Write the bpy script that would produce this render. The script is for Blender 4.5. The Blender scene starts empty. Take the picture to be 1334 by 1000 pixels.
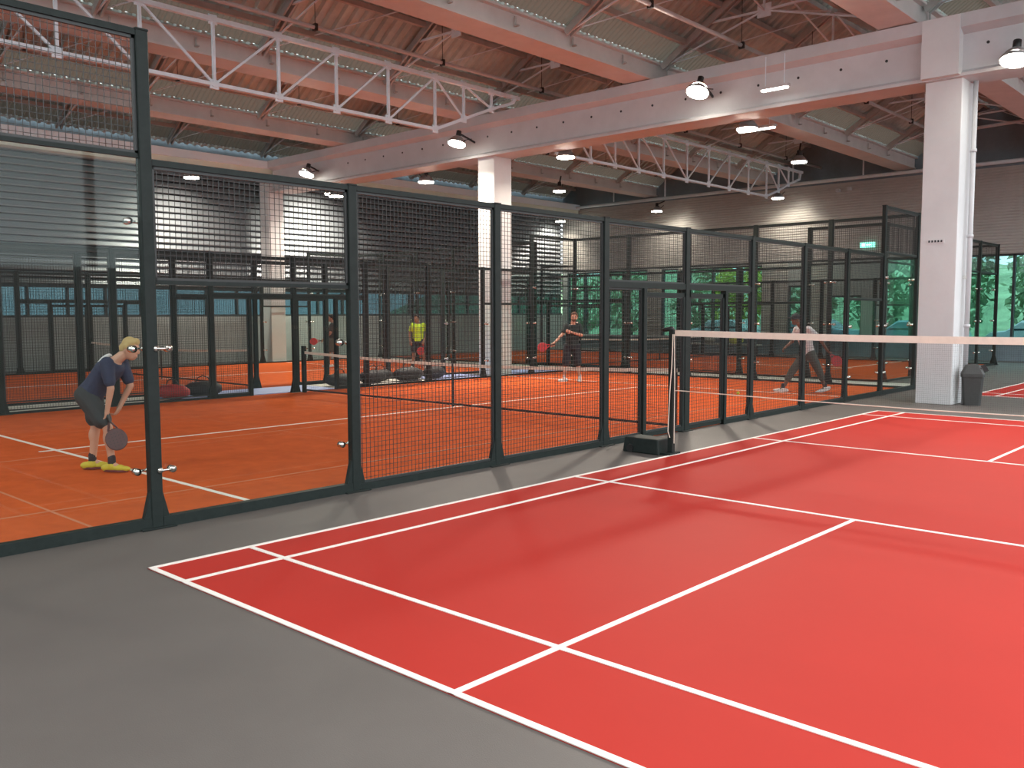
import bpy, bmesh, math, random
from mathutils import Vector, Matrix
random.seed(7)
C = bpy.context.scene.collection
V = Vector
# ------------------------------------------------------------------ materials
def mat(name, col, rough=.5, metal=0., noise=None, bump=None, emit=None, estr=0., spec=.5):
    m = bpy.data.materials.new(name); m.use_nodes = True
    nt = m.node_tree; b = nt.nodes['Principled BSDF']
    b.inputs['Base Color'].default_value = (*col, 1); b.inputs['Roughness'].default_value = rough
    b.inputs['Metallic'].default_value = metal; b.inputs['Specular IOR Level'].default_value = spec
    if emit: b.inputs['Emission Color'].default_value = (*emit, 1); b.inputs['Emission Strength'].default_value = estr
    tc = nt.nodes.new('ShaderNodeTexCoord')
    if noise:
        sc, amt = noise[0], noise[1]; col2 = noise[2] if len(noise) > 2 else None
        n = nt.nodes.new('ShaderNodeTexNoise'); n.inputs['Scale'].default_value = sc; n.inputs['Detail'].default_value = 6
        n.inputs['Roughness'].default_value = .65
        nt.links.new(tc.outputs['Object'], n.inputs['Vector'])
        r = nt.nodes.new('ShaderNodeValToRGB')
        a = [max(0, c*(1-amt)) for c in col]; z = [c*(1+amt) for c in col] if not col2 else col2
        r.color_ramp.elements[0].color = (*a, 1); r.color_ramp.elements[1].color = (*z, 1)
        r.color_ramp.elements[0].position = .3; r.color_ramp.elements[1].position = .72
        nt.links.new(n.outputs['Fac'], r.inputs['Fac']); nt.links.new(r.outputs['Color'], b.inputs['Base Color'])
    if bump:
        n2 = nt.nodes.new('ShaderNodeTexNoise'); n2.inputs['Scale'].default_value = bump[0]
        nt.links.new(tc.outputs['Object'], n2.inputs['Vector'])
        bp = nt.nodes.new('ShaderNodeBump'); bp.inputs['Strength'].default_value = bump[1]; bp.inputs['Distance'].default_value = .01
        nt.links.new(n2.outputs['Fac'], bp.inputs['Height']); nt.links.new(bp.outputs['Normal'], b.inputs['Normal'])
    return m
def glassmat(name, tint, refl=.06):
    m = bpy.data.materials.new(name); m.use_nodes = True; nt = m.node_tree; nt.nodes.clear()
    o = nt.nodes.new('ShaderNodeOutputMaterial'); t = nt.nodes.new('ShaderNodeBsdfTransparent'); g = nt.nodes.new('ShaderNodeBsdfGlossy')
    mx = nt.nodes.new('ShaderNodeMixShader'); f = nt.nodes.new('ShaderNodeLayerWeight'); mp = nt.nodes.new('ShaderNodeMapRange')
    t.inputs['Color'].default_value = (*tint, 1); g.inputs['Roughness'].default_value = .02
    g.inputs['Color'].default_value = (.85, .95, .92, 1)
    f.inputs['Blend'].default_value = .5; mp.inputs['To Min'].default_value = refl*.5; mp.inputs['To Max'].default_value = refl*5
    pw = nt.nodes.new('ShaderNodeMath'); pw.operation = 'POWER'; pw.inputs[1].default_value = 3.5
    nt.links.new(f.outputs['Facing'], pw.inputs[0]); nt.links.new(pw.outputs[0], mp.inputs['Value'])
    nt.links.new(mp.outputs['Result'], mx.inputs['Fac']); nt.links.new(t.outputs[0], mx.inputs[1]); nt.links.new(g.outputs[0], mx.inputs[2])
    nt.links.new(mx.outputs[0], o.inputs['Surface']); return m
def emis(name, col, s):
    m = bpy.data.materials.new(name); m.use_nodes = True; nt = m.node_tree; nt.nodes.clear()
    o = nt.nodes.new('ShaderNodeOutputMaterial'); e = nt.nodes.new('ShaderNodeEmission')
    e.inputs['Color'].default_value = (*col, 1); e.inputs['Strength'].default_value = s
    nt.links.new(e.outputs[0], o.inputs['Surface']); return m
M = dict(
 floor=mat('grey resin floor', (.108,.096,.087), .55, noise=(.9,.10), bump=(160,.10)),
 red=mat('red court resin', (.41,.029,.021), .7, noise=(.5,.05), spec=.12),
 clay=mat('orange padel turf', (.58,.110,.030), .95, noise=(3.,.14), bump=(350,.5), spec=.05),
 clay2=mat('faded orange seam', (.52,.17,.08), .95),
 line=mat('white court line', (.82,.78,.72), .55, noise=(9,.05)),
 strip=mat('lit floor strip', (.55,.53,.48), .7, noise=(2.5,.12)),  # pale tone stands for light falling on the grey floor
 bluemat=mat('pale blue sheet', (.30,.36,.62), .5, noise=(2,.1)),
 post=mat('dark green powder coat', (.020,.027,.025), .5, noise=(14,.15), spec=.15),
 wire=mat('black mesh wire', (.022,.026,.025), .5),
 net=mat('dark net cord', (.03,.03,.032), .8),
 tape=mat('cream net tape', (.80,.70,.58), .7, noise=(12,.06)),
 white=mat('painted white steel', (.56,.57,.58), .5, noise=(1.6,.07)),
 colm=mat('white painted concrete', (.66,.67,.67), .6, noise=(1.4,.05)),
 edge=mat('ivory painted steel', (.70,.78,.66), .5, noise=(1.5,.08)),
 truss=mat('pale grey truss paint', (.74,.84,.90), .45, noise=(6,.06)),
 bright=mat('pale blue white paint', (.84,.93,.97), .5),
 raft=mat('dusty grey rafter paint', (.42,.42,.40), .6, noise=(3,.15)),
 gut=mat('grey white gutter paint', (.60,.58,.56), .55, noise=(2,.08)),
 deck=mat('corrugated roof sheet', (.48,.55,.52), .65, noise=(.55,.42), bump=(25,.1)),
 louv=mat('grey metal louvre', (.235,.265,.285), .42, metal=.35, noise=(.6,.08)),
 gap=mat('black louvre backing', (.018,.018,.02), .8),
 ribs=mat('grey ribbed cladding', (.46,.45,.42), .42, metal=.25, noise=(1.2,.08)),
 dark=mat('dark slate wall', (.16,.22,.25), .7, noise=(.8,.25)),
 conc=mat('dull grey wall', (.32,.35,.345), .8, noise=(.7,.1)),
 frame=mat('dark window frame', (.03,.04,.045), .5),
 chrome=mat('chrome steel', (.75,.74,.70), .22, metal=1.),
 black=mat('black plastic', (.018,.018,.018), .45),
 bin=mat('grey plastic bin', (.045,.048,.045), .5, noise=(20,.1)),
 lampw=mat('lamp aluminium', (.35,.35,.35), .4, metal=.6),
 lamp=emis('lit lamp glass', (1,.93,.80), 45.), tube=emis('strip reflection glow', (1,.95,.85), 9.),
 exitg=emis('exit sign green', (.25,.9,.65), 2.2), exitw=emis('exit sign white', (.9,1,.95), 3.),
 glass=glassmat('padel glass', (.93,.968,.955), .024), wglass=glassmat('teal window glass', (.42,.60,.585), .05),
 bglass=glassmat('blue window glass', (.19,.26,.28), .05),
 sky=mat('translucent roof light', (.40,.37,.31), .9, spec=.05),
 # outdoors
 ground=mat('outdoor ground', (.30,.32,.30), .9, noise=(.7,.2)), bank=mat('grassy bank', (.34,.46,.28), .95, noise=(.8,.4)),
 leaf=mat('leaf green', (.34,.46,.26), .8, noise=(1.2,.5)), leafy=mat('leaf yellow green', (.62,.66,.10), .8, noise=(1.5,.4)),
 bark=mat('bark', (.10,.07,.05), .9), carw=mat('white car paint', (.70,.75,.80), .25), carb=mat('silver blue car paint', (.35,.50,.62), .25),
 carg=mat('car window', (.03,.05,.06), .1), tyre=mat('tyre rubber', (.02,.02,.02), .8), glow=mat('dim', (.1,.1,.1)),
 # people
 skin=mat('light skin', (.56,.31,.21), .55), skin2=mat('tanned skin', (.36,.19,.12), .55), skin3=mat('brown skin', (.17,.085,.05), .55),
 navy=mat('navy cotton', (.030,.036,.075), .85, noise=(30,.15)), dkgrey=mat('charcoal cloth', (.034,.036,.038), .85),
 dkgreen=mat('black green cotton', (.016,.026,.024), .85), blackcl=mat('black shorts cloth', (.016,.020,.026), .85),
 whitecl=mat('white cotton', (.70,.70,.70), .85, noise=(20,.05)), neon=mat('neon yellow cloth', (.52,.82,.04), .8),
 khaki=mat('grey green shorts cloth', (.075,.085,.072), .85), hairb=mat('brown hair', (.13,.06,.03), .8), hairblond=mat('blond hair', (.52,.38,.16), .8),
 hairblack=mat('black hair', (.015,.012,.01), .7), shoey=mat('yellow shoe', (.55,.46,.04), .6), shoew=mat('white shoe', (.75,.74,.72), .6),
 shoer=mat('maroon sole', (.16,.04,.035), .7), sock=mat('dark sock', (.03,.03,.035), .9), redr=mat('red racket face', (.50,.045,.05), .4),
 darkr=mat('black racket face', (.07,.03,.03), .4), eye=mat('dark eye', (.02,.015,.01), .3), capm=mat('dark cap cloth', (.03,.03,.035), .8),
 bag=mat('black bag fabric', (.022,.023,.025), .7, noise=(12,.3)), ball=mat('yellow ball felt', (.62,.75,.06), .9), redbag=mat('red bag fabric', (.40,.03,.03), .6),
 beige=mat('beige box', (.42,.42,.36), .7),
)
# translucent skylight
nt = M['sky'].node_tree; b = nt.nodes['Principled BSDF']; b.inputs['Transmission Weight'].default_value = .0
tr = nt.nodes.new('ShaderNodeBsdfTranslucent'); tr.inputs['Color'].default_value = (.05,.045,.035,1)
mx = nt.nodes.new('ShaderNodeMixShader'); mx.inputs['Fac'].default_value = .6
nt.links.new(b.outputs[0], mx.inputs[1]); nt.links.new(tr.outputs[0], mx.inputs[2])
nt.links.new(mx.outputs[0], nt.nodes['Material Output'].inputs['Surface'])
# ------------------------------------------------------------------ mesh builder
class MB:
    def __init__(s): s.v = []; s.f = []; s.m = []
    def box(s, a, b, mi=0):
        x0,y0,z0 = a; x1,y1,z1 = b; n = len(s.v)
        s.v += [(x0,y0,z0),(x1,y0,z0),(x1,y1,z0),(x0,y1,z0),(x0,y0,z1),(x1,y0,z1),(x1,y1,z1),(x0,y1,z1)]
        s._bf(n, mi); return s
    def _bf(s, n, mi):
        for q in ((3,2,1,0),(4,5,6,7),(0,1,5,4),(1,2,6,5),(2,3,7,6),(3,0,4,7)):
            s.f.append([n+i for i in q]); s.m.append(mi)
    def bar(s, p, q, w, h=None, up=(0,0,1), mi=0):
        """box-section bar from p to q, w across, h along up"""
        h = h or w; p = V(p); q = V(q); d = (q-p).normalized(); up = V(up)
        if abs(d.dot(up)) > .99: up = V((0,1,0))
        sx = d.cross(up).normalized(); u = sx.cross(d).normalized(); n = len(s.v)
        for c in (p, q):
            for a, b in ((-1,-1),(1,-1),(1,1),(-1,1)):
                s.v.append(tuple(c + sx*(a*w/2) + u*(b*h/2)))
        for qd in ((3,2,1,0),(4,5,6,7),(0,1,5,4),(1,2,6,5),(2,3,7,6),(3,0,4,7)):
            s.f.append([n+i for i in qd]); s.m.append(mi)
        return s
    def loft(s, rings, mi=0, cap=True, close=True):
        n = len(s.v); k = len(rings[0])
        for r in rings: s.v += [tuple(p) for p in r]
        for i in range(len(rings)-1):
            for j in range(k if close else k-1):
                a = n+i*k+j; b = n+i*k+(j+1)%k
                s.f.append([a, b, b+k, a+k]); s.m.append(mi)
        if cap:
            s.f.append([n+j for j in range(k)][::-1]); s.m.append(mi)
            s.f.append([n+(len(rings)-1)*k+j for j in range(k)]); s.m.append(mi)
        return s
    def tube(s, pts, r, k=8, mi=0, cap=True):
        pts = [V(p) for p in pts]; rr = r if isinstance(r, (list, tuple)) else [r]*len(pts); rings = []
        d0 = (pts[-1]-pts[0]).normalized(); up = V((0,0,1)) if abs(d0.z) < .9 else V((1,0,0))
        for i, p in enumerate(pts):
            d = (pts[min(i+1, len(pts)-1)] - pts[max(i-1, 0)]).normalized()
            sx = d.cross(up).normalized(); u = sx.cross(d).normalized()
            rings.append([p + (sx*math.cos(t) + u*math.sin(t))*rr[i] for t in [2*math.pi*j/k for j in range(k)]])
        return s.loft(rings, mi, cap)
    def cap_(s, p, q, r0, r1, k=10, mi=0):
        """tapered capsule"""
        p = V(p); q = V(q); d = q-p; L = d.length
        d = d/L if L > 1e-6 else V((0,0,1)); pts = []; rr = []
        for a in (-80,-50,-20): pts.append(p + d*r0*math.sin(math.radians(a))); rr.append(r0*math.cos(math.radians(a)))
        pts.append(p); rr.append(r0); pts.append(q); rr.append(r1)
        for a in (20,50,80): pts.append(q + d*r1*math.sin(math.radians(a))); rr.append(r1*math.cos(math.radians(a)))
        up = V((0,0,1)) if abs(d.z) < .9 else V((1,0,0)); sx = d.cross(up).normalized(); u = sx.cross(d).normalized()
        return s.loft([[c + (sx*math.cos(t)+u*math.sin(t))*r for t in [2*math.pi*j/k for j in range(k)]] for c, r in zip(pts, rr)], mi)
    def ell(s, c, ax, ay, az, k=14, n=9, mi=0):
        """ellipsoid with axis vectors"""
        c = V(c); ax = V(ax); ay = V(ay); az = V(az); rings = []
        for i in range(n):
            a = math.radians(-85 + 170*i/(n-1))
            rings.append([c + az*math.sin(a) + (ax*math.cos(t)+ay*math.sin(t))*math.cos(a) for t in [2*math.pi*j/k for j in range(k)]])
        return s.loft(rings, mi)
    def disc(s, c, nrm, r, th, k=20, mi=0, sy=1.):
        c = V(c); nrm = V(nrm).normalized(); up = V((0,0,1)) if abs(nrm.z) < .9 else V((1,0,0))
        sx = nrm.cross(up).normalized(); u = sx.cross(nrm).normalized()
        return s.loft([[c + nrm*o + (sx*math.cos(t)+u*math.sin(t)*sy)*r for t in [2*math.pi*j/k for j in range(k)]] for o in (-th/2, th/2)], mi)
    def build(s, name, mats, parent=None, smooth=False, loc=None):
        me = bpy.data.meshes.new(name); me.from_pydata([tuple(v) for v in s.v], [], s.f)
        mats = mats if isinstance(mats, (list, tuple)) else [mats]
        for m_ in mats: me.materials.append(m_)
        if len(mats) > 1:
            me.polygons.foreach_set('material_index', s.m)
        bm = bmesh.new(); bm.from_mesh(me); bmesh.ops.recalc_face_normals(bm, faces=bm.faces); bm.to_mesh(me); bm.free()
        if smooth: me.polygons.foreach_set('use_smooth', [True]*len(me.polygons))
        o = bpy.data.objects.new(name, me); C.objects.link(o)
        if loc: o.location = loc
        if parent: o.parent = parent
        return o
def tag(o, label=None, cat=None, group=None, kind=None):
    if label: o['label'] = label
    if cat: o['category'] = cat
    if group: o['group'] = group
    if kind: o['kind'] = kind
    return o
def empty(name, loc=(0,0,0), rz=0):
    o = bpy.data.objects.new(name, None); C.objects.link(o); o.location = loc; o.rotation_euler = (0,0,rz); o.empty_display_size = .2
    return o
def kids(o): return [c for c in bpy.data.objects if c.parent == o]
def copy_tree(o, parent=None):
    c = o.copy(); C.objects.link(c); c.parent = parent
    for ch in kids(o): copy_tree(ch, c)
    return c
def inst(src, name, parent, loc, rz=0):
    o = bpy.data.objects.new(name, src.data); C.objects.link(o); o.location = loc; o.rotation_euler = (0,0,rz); o.parent = parent
    return o
def bevel(o, w=.01, n=2):
    m = o.modifiers.new('b', 'BEVEL'); m.width = w; m.segments = n; m.limit_method = 'ANGLE'; return o
# ------------------------------------------------------------------ camera
R = [[0.735706187693726, 0.6772966983423166, -0.0023638535828271745], [-0.0516731829920367, 0.05960868725063026, 0.9968834869550847], [-0.6753268005555797, 0.7332912019238016, -0.0788525562839336]]
CAMP = V((5.968473, -2.748342, 1.759011))
cam = bpy.data.cameras.new('camera'); co = bpy.data.objects.new('camera', cam); C.objects.link(co)
cam.sensor_width = 36; cam.lens = 1162.186/1334*36; cam.clip_end = 300
RT, UP, FW = V(R[0]), V(R[1]), V(R[2])
mw = Matrix((RT, UP, -FW)).transposed().to_4x4(); mw.translation = CAMP
co.matrix_world = mw
bpy.context.scene.camera = co
RX = V((RT.x, RT.y, 0)).normalized(); AY = V((-RX.y, RX.x, 0))   # directions used to pose the players
# ------------------------------------------------------------------ setting
WU, WV = -23.4, 33.0
def struct(o, label=None, cat=None):
    tag(o, label, cat, kind='structure'); return o
struct(MB().box((WU, -9, -.2), (20, WV, 0)).build('floor', M['floor']))
fs = MB().box((-12.6, -1.4, 0.0), (-11.17, 5.9, .012)).box((-12.6, 9.9, 0), (-11.17, 13.2, .012)).box((-22.4,18.75,0),(-1.0,20.0,.012))
struct(fs.build('floor_strip', M['strip']))
# left wall: dull wall, glazed band, louvres
w = MB().box((WU-.25, -9, 0), (WU, WV, 1.68))
w.box((WU-.25, -9, 6.9), (WU, WV, 9.6), 1).box((WU-.3, -9, 2.66), (WU-.12, WV, 6.9), 2)
wl = struct(w.build('wall_left', [M['conc'], M['dark'], M['gap']]))
sl = MB(); z = 2.72
while z < 6.85:
    sl.loft([[(WU-.08, y, z+.03), (WU+.05, y, z-.005), (WU+.065, y, z+.02), (WU-.02, y, z+.155), (WU-.08, y, z+.17)] for y in (-9, WV-.02)])
    z += .208
struct(sl.build('trim_louvre', M['louv'], wl))
# window band in left wall
fr = MB(); fr.box((WU-.2, -9, 1.68), (WU-.02, WV, 1.74)).box((WU-.2, -9, 2.6), (WU-.02, WV, 2.68))
yy = -8.
while yy < WV: fr.box((WU-.18, yy, 1.7), (WU-.04, yy+.07, 2.66)); yy += 1.18
wn = struct(MB().box((WU-.13, -9, 1.72), (WU-.10, WV, 2.62)).build('window_1', M['bglass'])); fr.build('window_frame', M['frame'], wn)
# back wall with window openings
wins = [(-23.1,-20.9,.65,3.8), (-20.55,-18.2,.65,3.8), (-17.4,-16.5,.65,3.8), (-15.95,-12.3,.65,3.8), (-11.1,-10.3,.65,2.9), (-9.4,-8.0,.65,2.45), (-7.3,4.5,.65,3.85), (5.2,14,.65,3.85)]
w = MB().box((WU, WV, 0), (20, WV+.3, .65), 0).box((WU, WV, 3.85), (20, WV+.3, 6.95), 1).box((WU, WV-.02, 6.95), (20, WV+.3, 9.6), 2)
prev = WU
for (a, b2, z0, z1) in wins:
    if a > prev: w.box((prev, WV, .65), (a, WV+.3, 3.85), 3)
    if z1 < 3.85: w.box((a, WV, z1), (b2, WV+.3, 3.85), 3)
    prev = b2
w.box((prev, WV, .65), (20, WV+.3, 3.85), 3)
wb = struct(w.build('wall_back', [M['dark'], M['ribs'], M['dark'], M['conc']]))
rb = MB(); z = 3.86
while z < 6.9:
    rb.loft([[(x, WV, z), (x, WV-.028, z+.02), (x, WV-.028, z+.065), (x, WV, z+.085)] for x in (WU, 20)]); z += .105
struct(rb.build('trim_cladding', M['ribs'], wb))
rb2 = MB()
for (a, b2) in ((-18.2,-17.4), (-16.5,-15.95), (-12.3,-11.1), (-10.3,-9.4)):
    z = .7
    while z < 3.8: rb2.loft([[(x, WV, z), (x, WV-.028, z+.02), (x, WV-.028, z+.065), (x, WV, z+.085)] for x in (a+.02, b2-.02)]); z += .105
struct(rb2.build('trim_cladding', M['ribs'], wb))
struct(MB().box((WU, WV-.08, .62), (20, WV+.0, .70)).build('trim_sill', M['white'], wb))
for i, (a, b2, z0, z1) in enumerate(wins):
    wn = struct(MB().box((a, WV+.12, z0), (b2, WV+.14, z1)).build('window_%d' % (i+2), M['wglass']))
    fr = MB(); n = max(1, round((b2-a)/1.15))
    for k in range(n+1):
        x = a + (b2-a)*k/n; fr.box((x-.04, WV+.04, z0), (x+.04, WV+.22, z1))
    fr.box((a, WV+.04, z1-.07), (b2, WV+.22, z1)).box((a, WV+.04, z0), (b2, WV+.22, z0+.06))
    if i < 4: fr.box((a, WV+.06, 2.86), (b2, WV+.2, 2.93))
    fr.build('window_frame', M['frame'], wn)
# unseen right and front walls; open bands added to admit sky fill light
w = MB().box((20, -9, 0), (20.3, WV+.3, 3.2)).box((20, -9, 8.8), (20.3, WV+.3, 9.6)); y = -9
while y < WV: w.box((20, y, 3.2), (20.3, y+.2, 8.8)); y += 3.56
struct(w.build('wall_right', M['conc']))
w = MB().box((WU-.3, -9.3, 0), (20.3, -9, 4.8)).box((WU-.3, -9.3, 8.8), (20.3, -9, 9.6)); x = WU
while x < 20: w.box((x, -9.3, 4.8), (x+.25, -9, 8.8)); x += 3.6
struct(w.build('wall_front', M['conc']))
# pillars
def pillar(x0, x1, y0, y1, z1, label):
    o = bevel(MB().box((x0, y0, 0), (x1, y1, z1)).build('pillar', M['colm']), .015)
    struct(o, label, 'pillar'); return o
pA = pillar(0.02, .68, 15.3, 15.95, 7.16, 'white square pillar beside the grey swing-top bin, behind the net tape')
MB().box((.02, 15.02, 6.1), (.68, 15.3, 7.16)).build('beam_seat', M['colm'], pA)
st = MB().box((.16, 15.285, 3.07), (.46, 15.297, 3.14))
so = st.build('sticker', M['whitecl'], pA)
sm = MB()
for k in range(5): sm.box((.175+k*.055, 15.279, 3.085), (.205+k*.055, 15.286, 3.125))
sm.build('sticker_mark', M['capm'], so)
pB = pillar(-11.93, -11.3, 15.3, 16.0, 6.14, 'brightly lit white pillar between the two padel cages')
pC = pillar(-22.85, -22.25, 15.1, 15.7, 6.6, 'white pillar standing against the louvred wall')
# drain pipe next to pillar A
dp = MB().tube([(.78,15.75,.55), (.78,15.75,6.1)], .045, 10)
for z in (1.5, 3.2, 4.8): dp.disc((.78,15.75,z), (0,0,1), .06, .06, 10)
dp = dp.build('drain_pipe', M['white'], None, True); tag(dp, 'slim white vertical drain pipe fixed beside the pillar with the bin', 'pipe')
MB().tube([(.78,15.75,.55), (.79,15.73,.4), (.80,15.7,.2), (.80,15.7,0)], .06, 10).build('pipe_boot', M['white'], dp, True)
MB().box((.68, 15.72, 2.4), (.78, 15.78, 2.46)).build('pipe_bracket', M['chrome'], dp)
# main beam along u over the pillars
prof = [(15.05,6.93),(15.05,7.17),(16.1,7.17),(16.1,6.93),(15.9,6.84),(15.9,6.2),(15.98,6.14),(15.98,6.08),(15.17,6.08),(15.17,6.14),(15.25,6.2),(15.25,6.84)]
mb = MB().loft([[(x, a, b2) for a, b2 in prof] for x in (-22.2, 20)])
beam = struct(mb.build('main_beam', M['white']), 'massive white crossbeam carried by the pillars, dotted with small holes', 'beam')
h = None
x = -17.8
while x < 3.5:
    if not (-.1 < x < .75):
        h = MB().disc((0,0,0), (0,1,0), .028, .01, 10).build('tie_hole', M['black'], beam, loc=(x, 15.246, 6.62)) if h is None else h
        if h.location.x != x: inst(h, 'tie_hole', beam, (x, 15.246, 6.62))
    x += .90
eb = MB().box((-22.75, -9, 6.9), (-22.2, 32.9, 7.16)).box((-22.72, -9, 6.6), (-22.3, 32.9, 6.9), 1)
struct(eb.build('edge_beam', [M['bright'], M['edge']]), 'long pale edge beam running above the louvred wall', 'beam')
# ------------------------------------------------------------------ roof
GU = [5.4, -.45, -6.4, -12.15, -18.0, -23.6]
FRV = [15.5+3.56*k for k in range(-4, 5)]
EZ, RZ = 7.55, 9.35
V0, V1 = -9, WV+.2
gable_names = {0:'first roof bay behind the bin pillar', 1:'second roof bay counted from the bin pillar', 2:'third roof bay, the one over the pillar between the cages', 3:'fourth roof bay, next to the louvred wall bay', 4:'last roof bay against the louvred wall'}
def slope_pt(x0, z0, x1, z1, t): return (x0+(x1-x0)*t, z0+(z1-z0)*t)
def corr(mbb, x0, z0, x1, z1, y0, y1, mi=0, per=.28, dep=.065):
    """corrugated sheet whose ribs run down the slope"""
    nx, nz = -(z1-z0), (x1-x0); L = math.hypot(nx, nz); nx /= L; nz /= L
    n = int((y1-y0)/per); n0 = len(mbb.v)
    ys = []
    for i in range(n):
        a = y0+i*per; ys += [(a,0),(a+per*.34,0),(a+per*.5,1),(a+per*.84,1)]
    ys.append((y0+n*per, 0))
    for (y, q) in ys:
        mbb.v.append((x0+nx*dep*q, y, z0+nz*dep*q)); mbb.v.append((x1+nx*dep*q, y, z1+nz*dep*q))
    for i in range(len(ys)-1):
        mbb.f.append([n0+2*i, n0+2*i+1, n0+2*i+3, n0+2*i+2]); mbb.m.append(mi)
deck = MB(); skyl = []; purl = []
for gi in range(len(GU)-1):
    a, b2 = GU[gi+1], GU[gi]; mid = (a+b2)/2
    # low side a rising to ridge: strip of rooflight between t .07 and .27 of the slope
    p0 = (a+.3, EZ); p1 = (mid, RZ)
    t0, t1 = .05, .24
    q0 = slope_pt(*p0, *p1, t0); q1 = slope_pt(*p0, *p1, t1)
    corr(deck, *p0, *q0, V0, V1); corr(deck, *q1, *p1, V0, V1)
    skyl.append((q0, q1))
    corr(deck, mid, RZ, b2-.3, EZ, V0, V1)
    for t in (.28, .62, .93): 
        c = slope_pt(*p0, *p1, t); purl.append((c[0], c[1]-.10))
        c = slope_pt(b2-.3, EZ, *p1, t); purl.append((c[0], c[1]-.10))
ceil = struct(deck.build('ceiling', M['deck']))
for q0, q1 in skyl:
    s = MB(); corr(s, *q0, *q1, V0, V1, per=.14, dep=.02); o = s.build('skylight', M['sky'], ceil); struct(o)
first = None
for (x, z) in purl:
    if first is None: first = MB().box((-.05, V0, -.06), (.05, V1-.2, .06)).build('purlin', M['raft'], ceil, loc=(x,0,z)); struct(first)
    else: struct(inst(first, 'purlin', ceil, (x, 0, z)))
# gutters: U channel with pale sides
gl = ['over the bin pillar', 'second along the crossbeam from the bin pillar', 'just past the pillar between the cages', 'nearest the louvred wall but one', 'against the louvred wall']
for i, gx in enumerate(GU[1:5]):
    g = MB()
    g.loft([[(gx+a, y, b2) for a, b2 in ((-.36,7.19),(.36,7.19),(.36,7.24),(.31,7.24),(.31,7.56),(.42,7.56),(.42,7.60),(-.42,7.60),(-.42,7.56),(-.31,7.56),(-.31,7.24),(-.36,7.24))] for y in (-8.9, 32.95)])
    go = tag(g.build('roof_gutter', M['gut']), 'long box gutter under the roof valley '+gl[i], 'gutter', 'roof valley gutters')
    br = MB().box((-.5, -.02, 0), (-.30, .02, .03))
    y = 1.5; f0 = None
    while y < 31:
        if f0 is None: f0 = MB().box((.36, -.03, 7.30), (.46, .03, 7.33)).box((.36,-.02,7.3),(.38,.02,7.5)).build('gutter_bracket', M['raft'], go, loc=(gx, y, 0))
        else: inst(f0, 'gutter_bracket', go, (gx, y, 0))
        y += 1.78
# rafter frames
proto = None; nth = ['first', 'second', 'third', 'fourth', 'fifth', 'sixth', 'seventh', 'eighth', 'ninth']
for gi in range(len(GU)-1):
    a, b2 = GU[gi+1], GU[gi]; mid = (a+b2)/2; hw = (b2-a)/2
    for k, y in enumerate(FRV[::-1]):
        e = empty('roof_frame', (mid, y, 0))
        if proto is None or abs(proto[1]-hw) > .12:
            proto = None
            H = hw-.38; nodez = 8.25
            for s in (-1, 1):
                r = MB().bar((s*H, -.07, EZ-.05), (0, -.07, RZ-.24), .05, .15).bar((s*H, .07, EZ-.05), (0, .07, RZ-.24), .05, .15)
                r.build('rafter', M['raft'], e)
                MB().bar((s*H, 0, EZ-.02), (0, 0, nodez), .035).build('tie_rod', M['truss'], e)
                MB().bar((s*H*.5, 0, (EZ+RZ)/2-.18), (0, 0, nodez), .045).build('strut', M['truss'], e)
                # wind brace rods running to the next frame
                MB().bar((s*H*.96, 0, EZ+.0), (s*.05, 3.5, RZ-.32), .022).bar((0, 0, nodez), (0, 3.4*s, RZ-.3), .03).build('brace_rod', M['truss'], e)
            MB().box((-.16, -.012, nodez-.14), (.16, .012, nodez+.14)).build('gusset_plate', M['truss'], e)
            MB().bar((0, 0, nodez), (0, 0, RZ-.2), .045).build('king_post', M['truss'], e)
            proto = (e, hw)
        else:
            for ch in kids(proto[0]):
                c = ch.copy(); C.objects.link(c); c.parent = e
        tag(e, 'pale steel roof frame, %s out from the back wall, in the %s' % (nth[k], ['bay right of the bin pillar','bay left of the bin pillar','bay right of the pillar between cages','bay left of the pillar between cages','bay beside the louvred wall'][gi]), 'roof frame', 'roof frames')
# white sprinkler pipes along the bays
for x, lb in ((-3.95, 'white sprinkler pipe running lengthwise in the roof bay left of the bin pillar'), (-9.75, 'white sprinkler pipe running lengthwise just above the bow-ended trusses'), (-15.6, 'white sprinkler pipe running lengthwise in the bay left of the middle pillar')):
    p = MB().tube([(x, -8.9, 7.62), (x, 32.9, 7.62)], .045, 8).build('sprinkler_pipe', M['white'], None, True)
    tag(p, lb, 'pipe', 'sprinkler pipes'); f0 = None
    for y in FRV:
        if f0 is None: f0 = MB().box((-.06,-.03,-.07), (.06,.03,.07)).tube([(0,0,.05), (0,0,1.1)], .008, 6).build('pipe_hanger', M['black'], p, loc=(x, y, 7.62))
        else: inst(f0, 'pipe_hanger', p, (x, y, 7.62))
# tie tube along back wall with hangers
t = MB().tube([(-23.0, 32.6, 7.0), (20, 32.6, 7.12)], .07, 10).build('tie_tube', M['truss'], None, True)
tag(t, 'long white horizontal tube crossing in front of the dark upper back wall', 'pipe')
for x, l in ((-19.9, .9), (-17, .8), (-10.8, .95), (-6.9+-1.0, 1.0)):
    MB().tube([(x, 32.6, 7.1), (x, 32.6, 7.1+l)], .03, 6).build('hanger_rod', M['truss'], t)
tag(MB().tube([(-4.6, 32.75, 8.36), (-2.1, 32.75, 8.44)], .06, 8).build('tie_tube', M['truss'], None, True), 'upper white tube high on the dark wall beyond the drain pipe', 'pipe')
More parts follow.
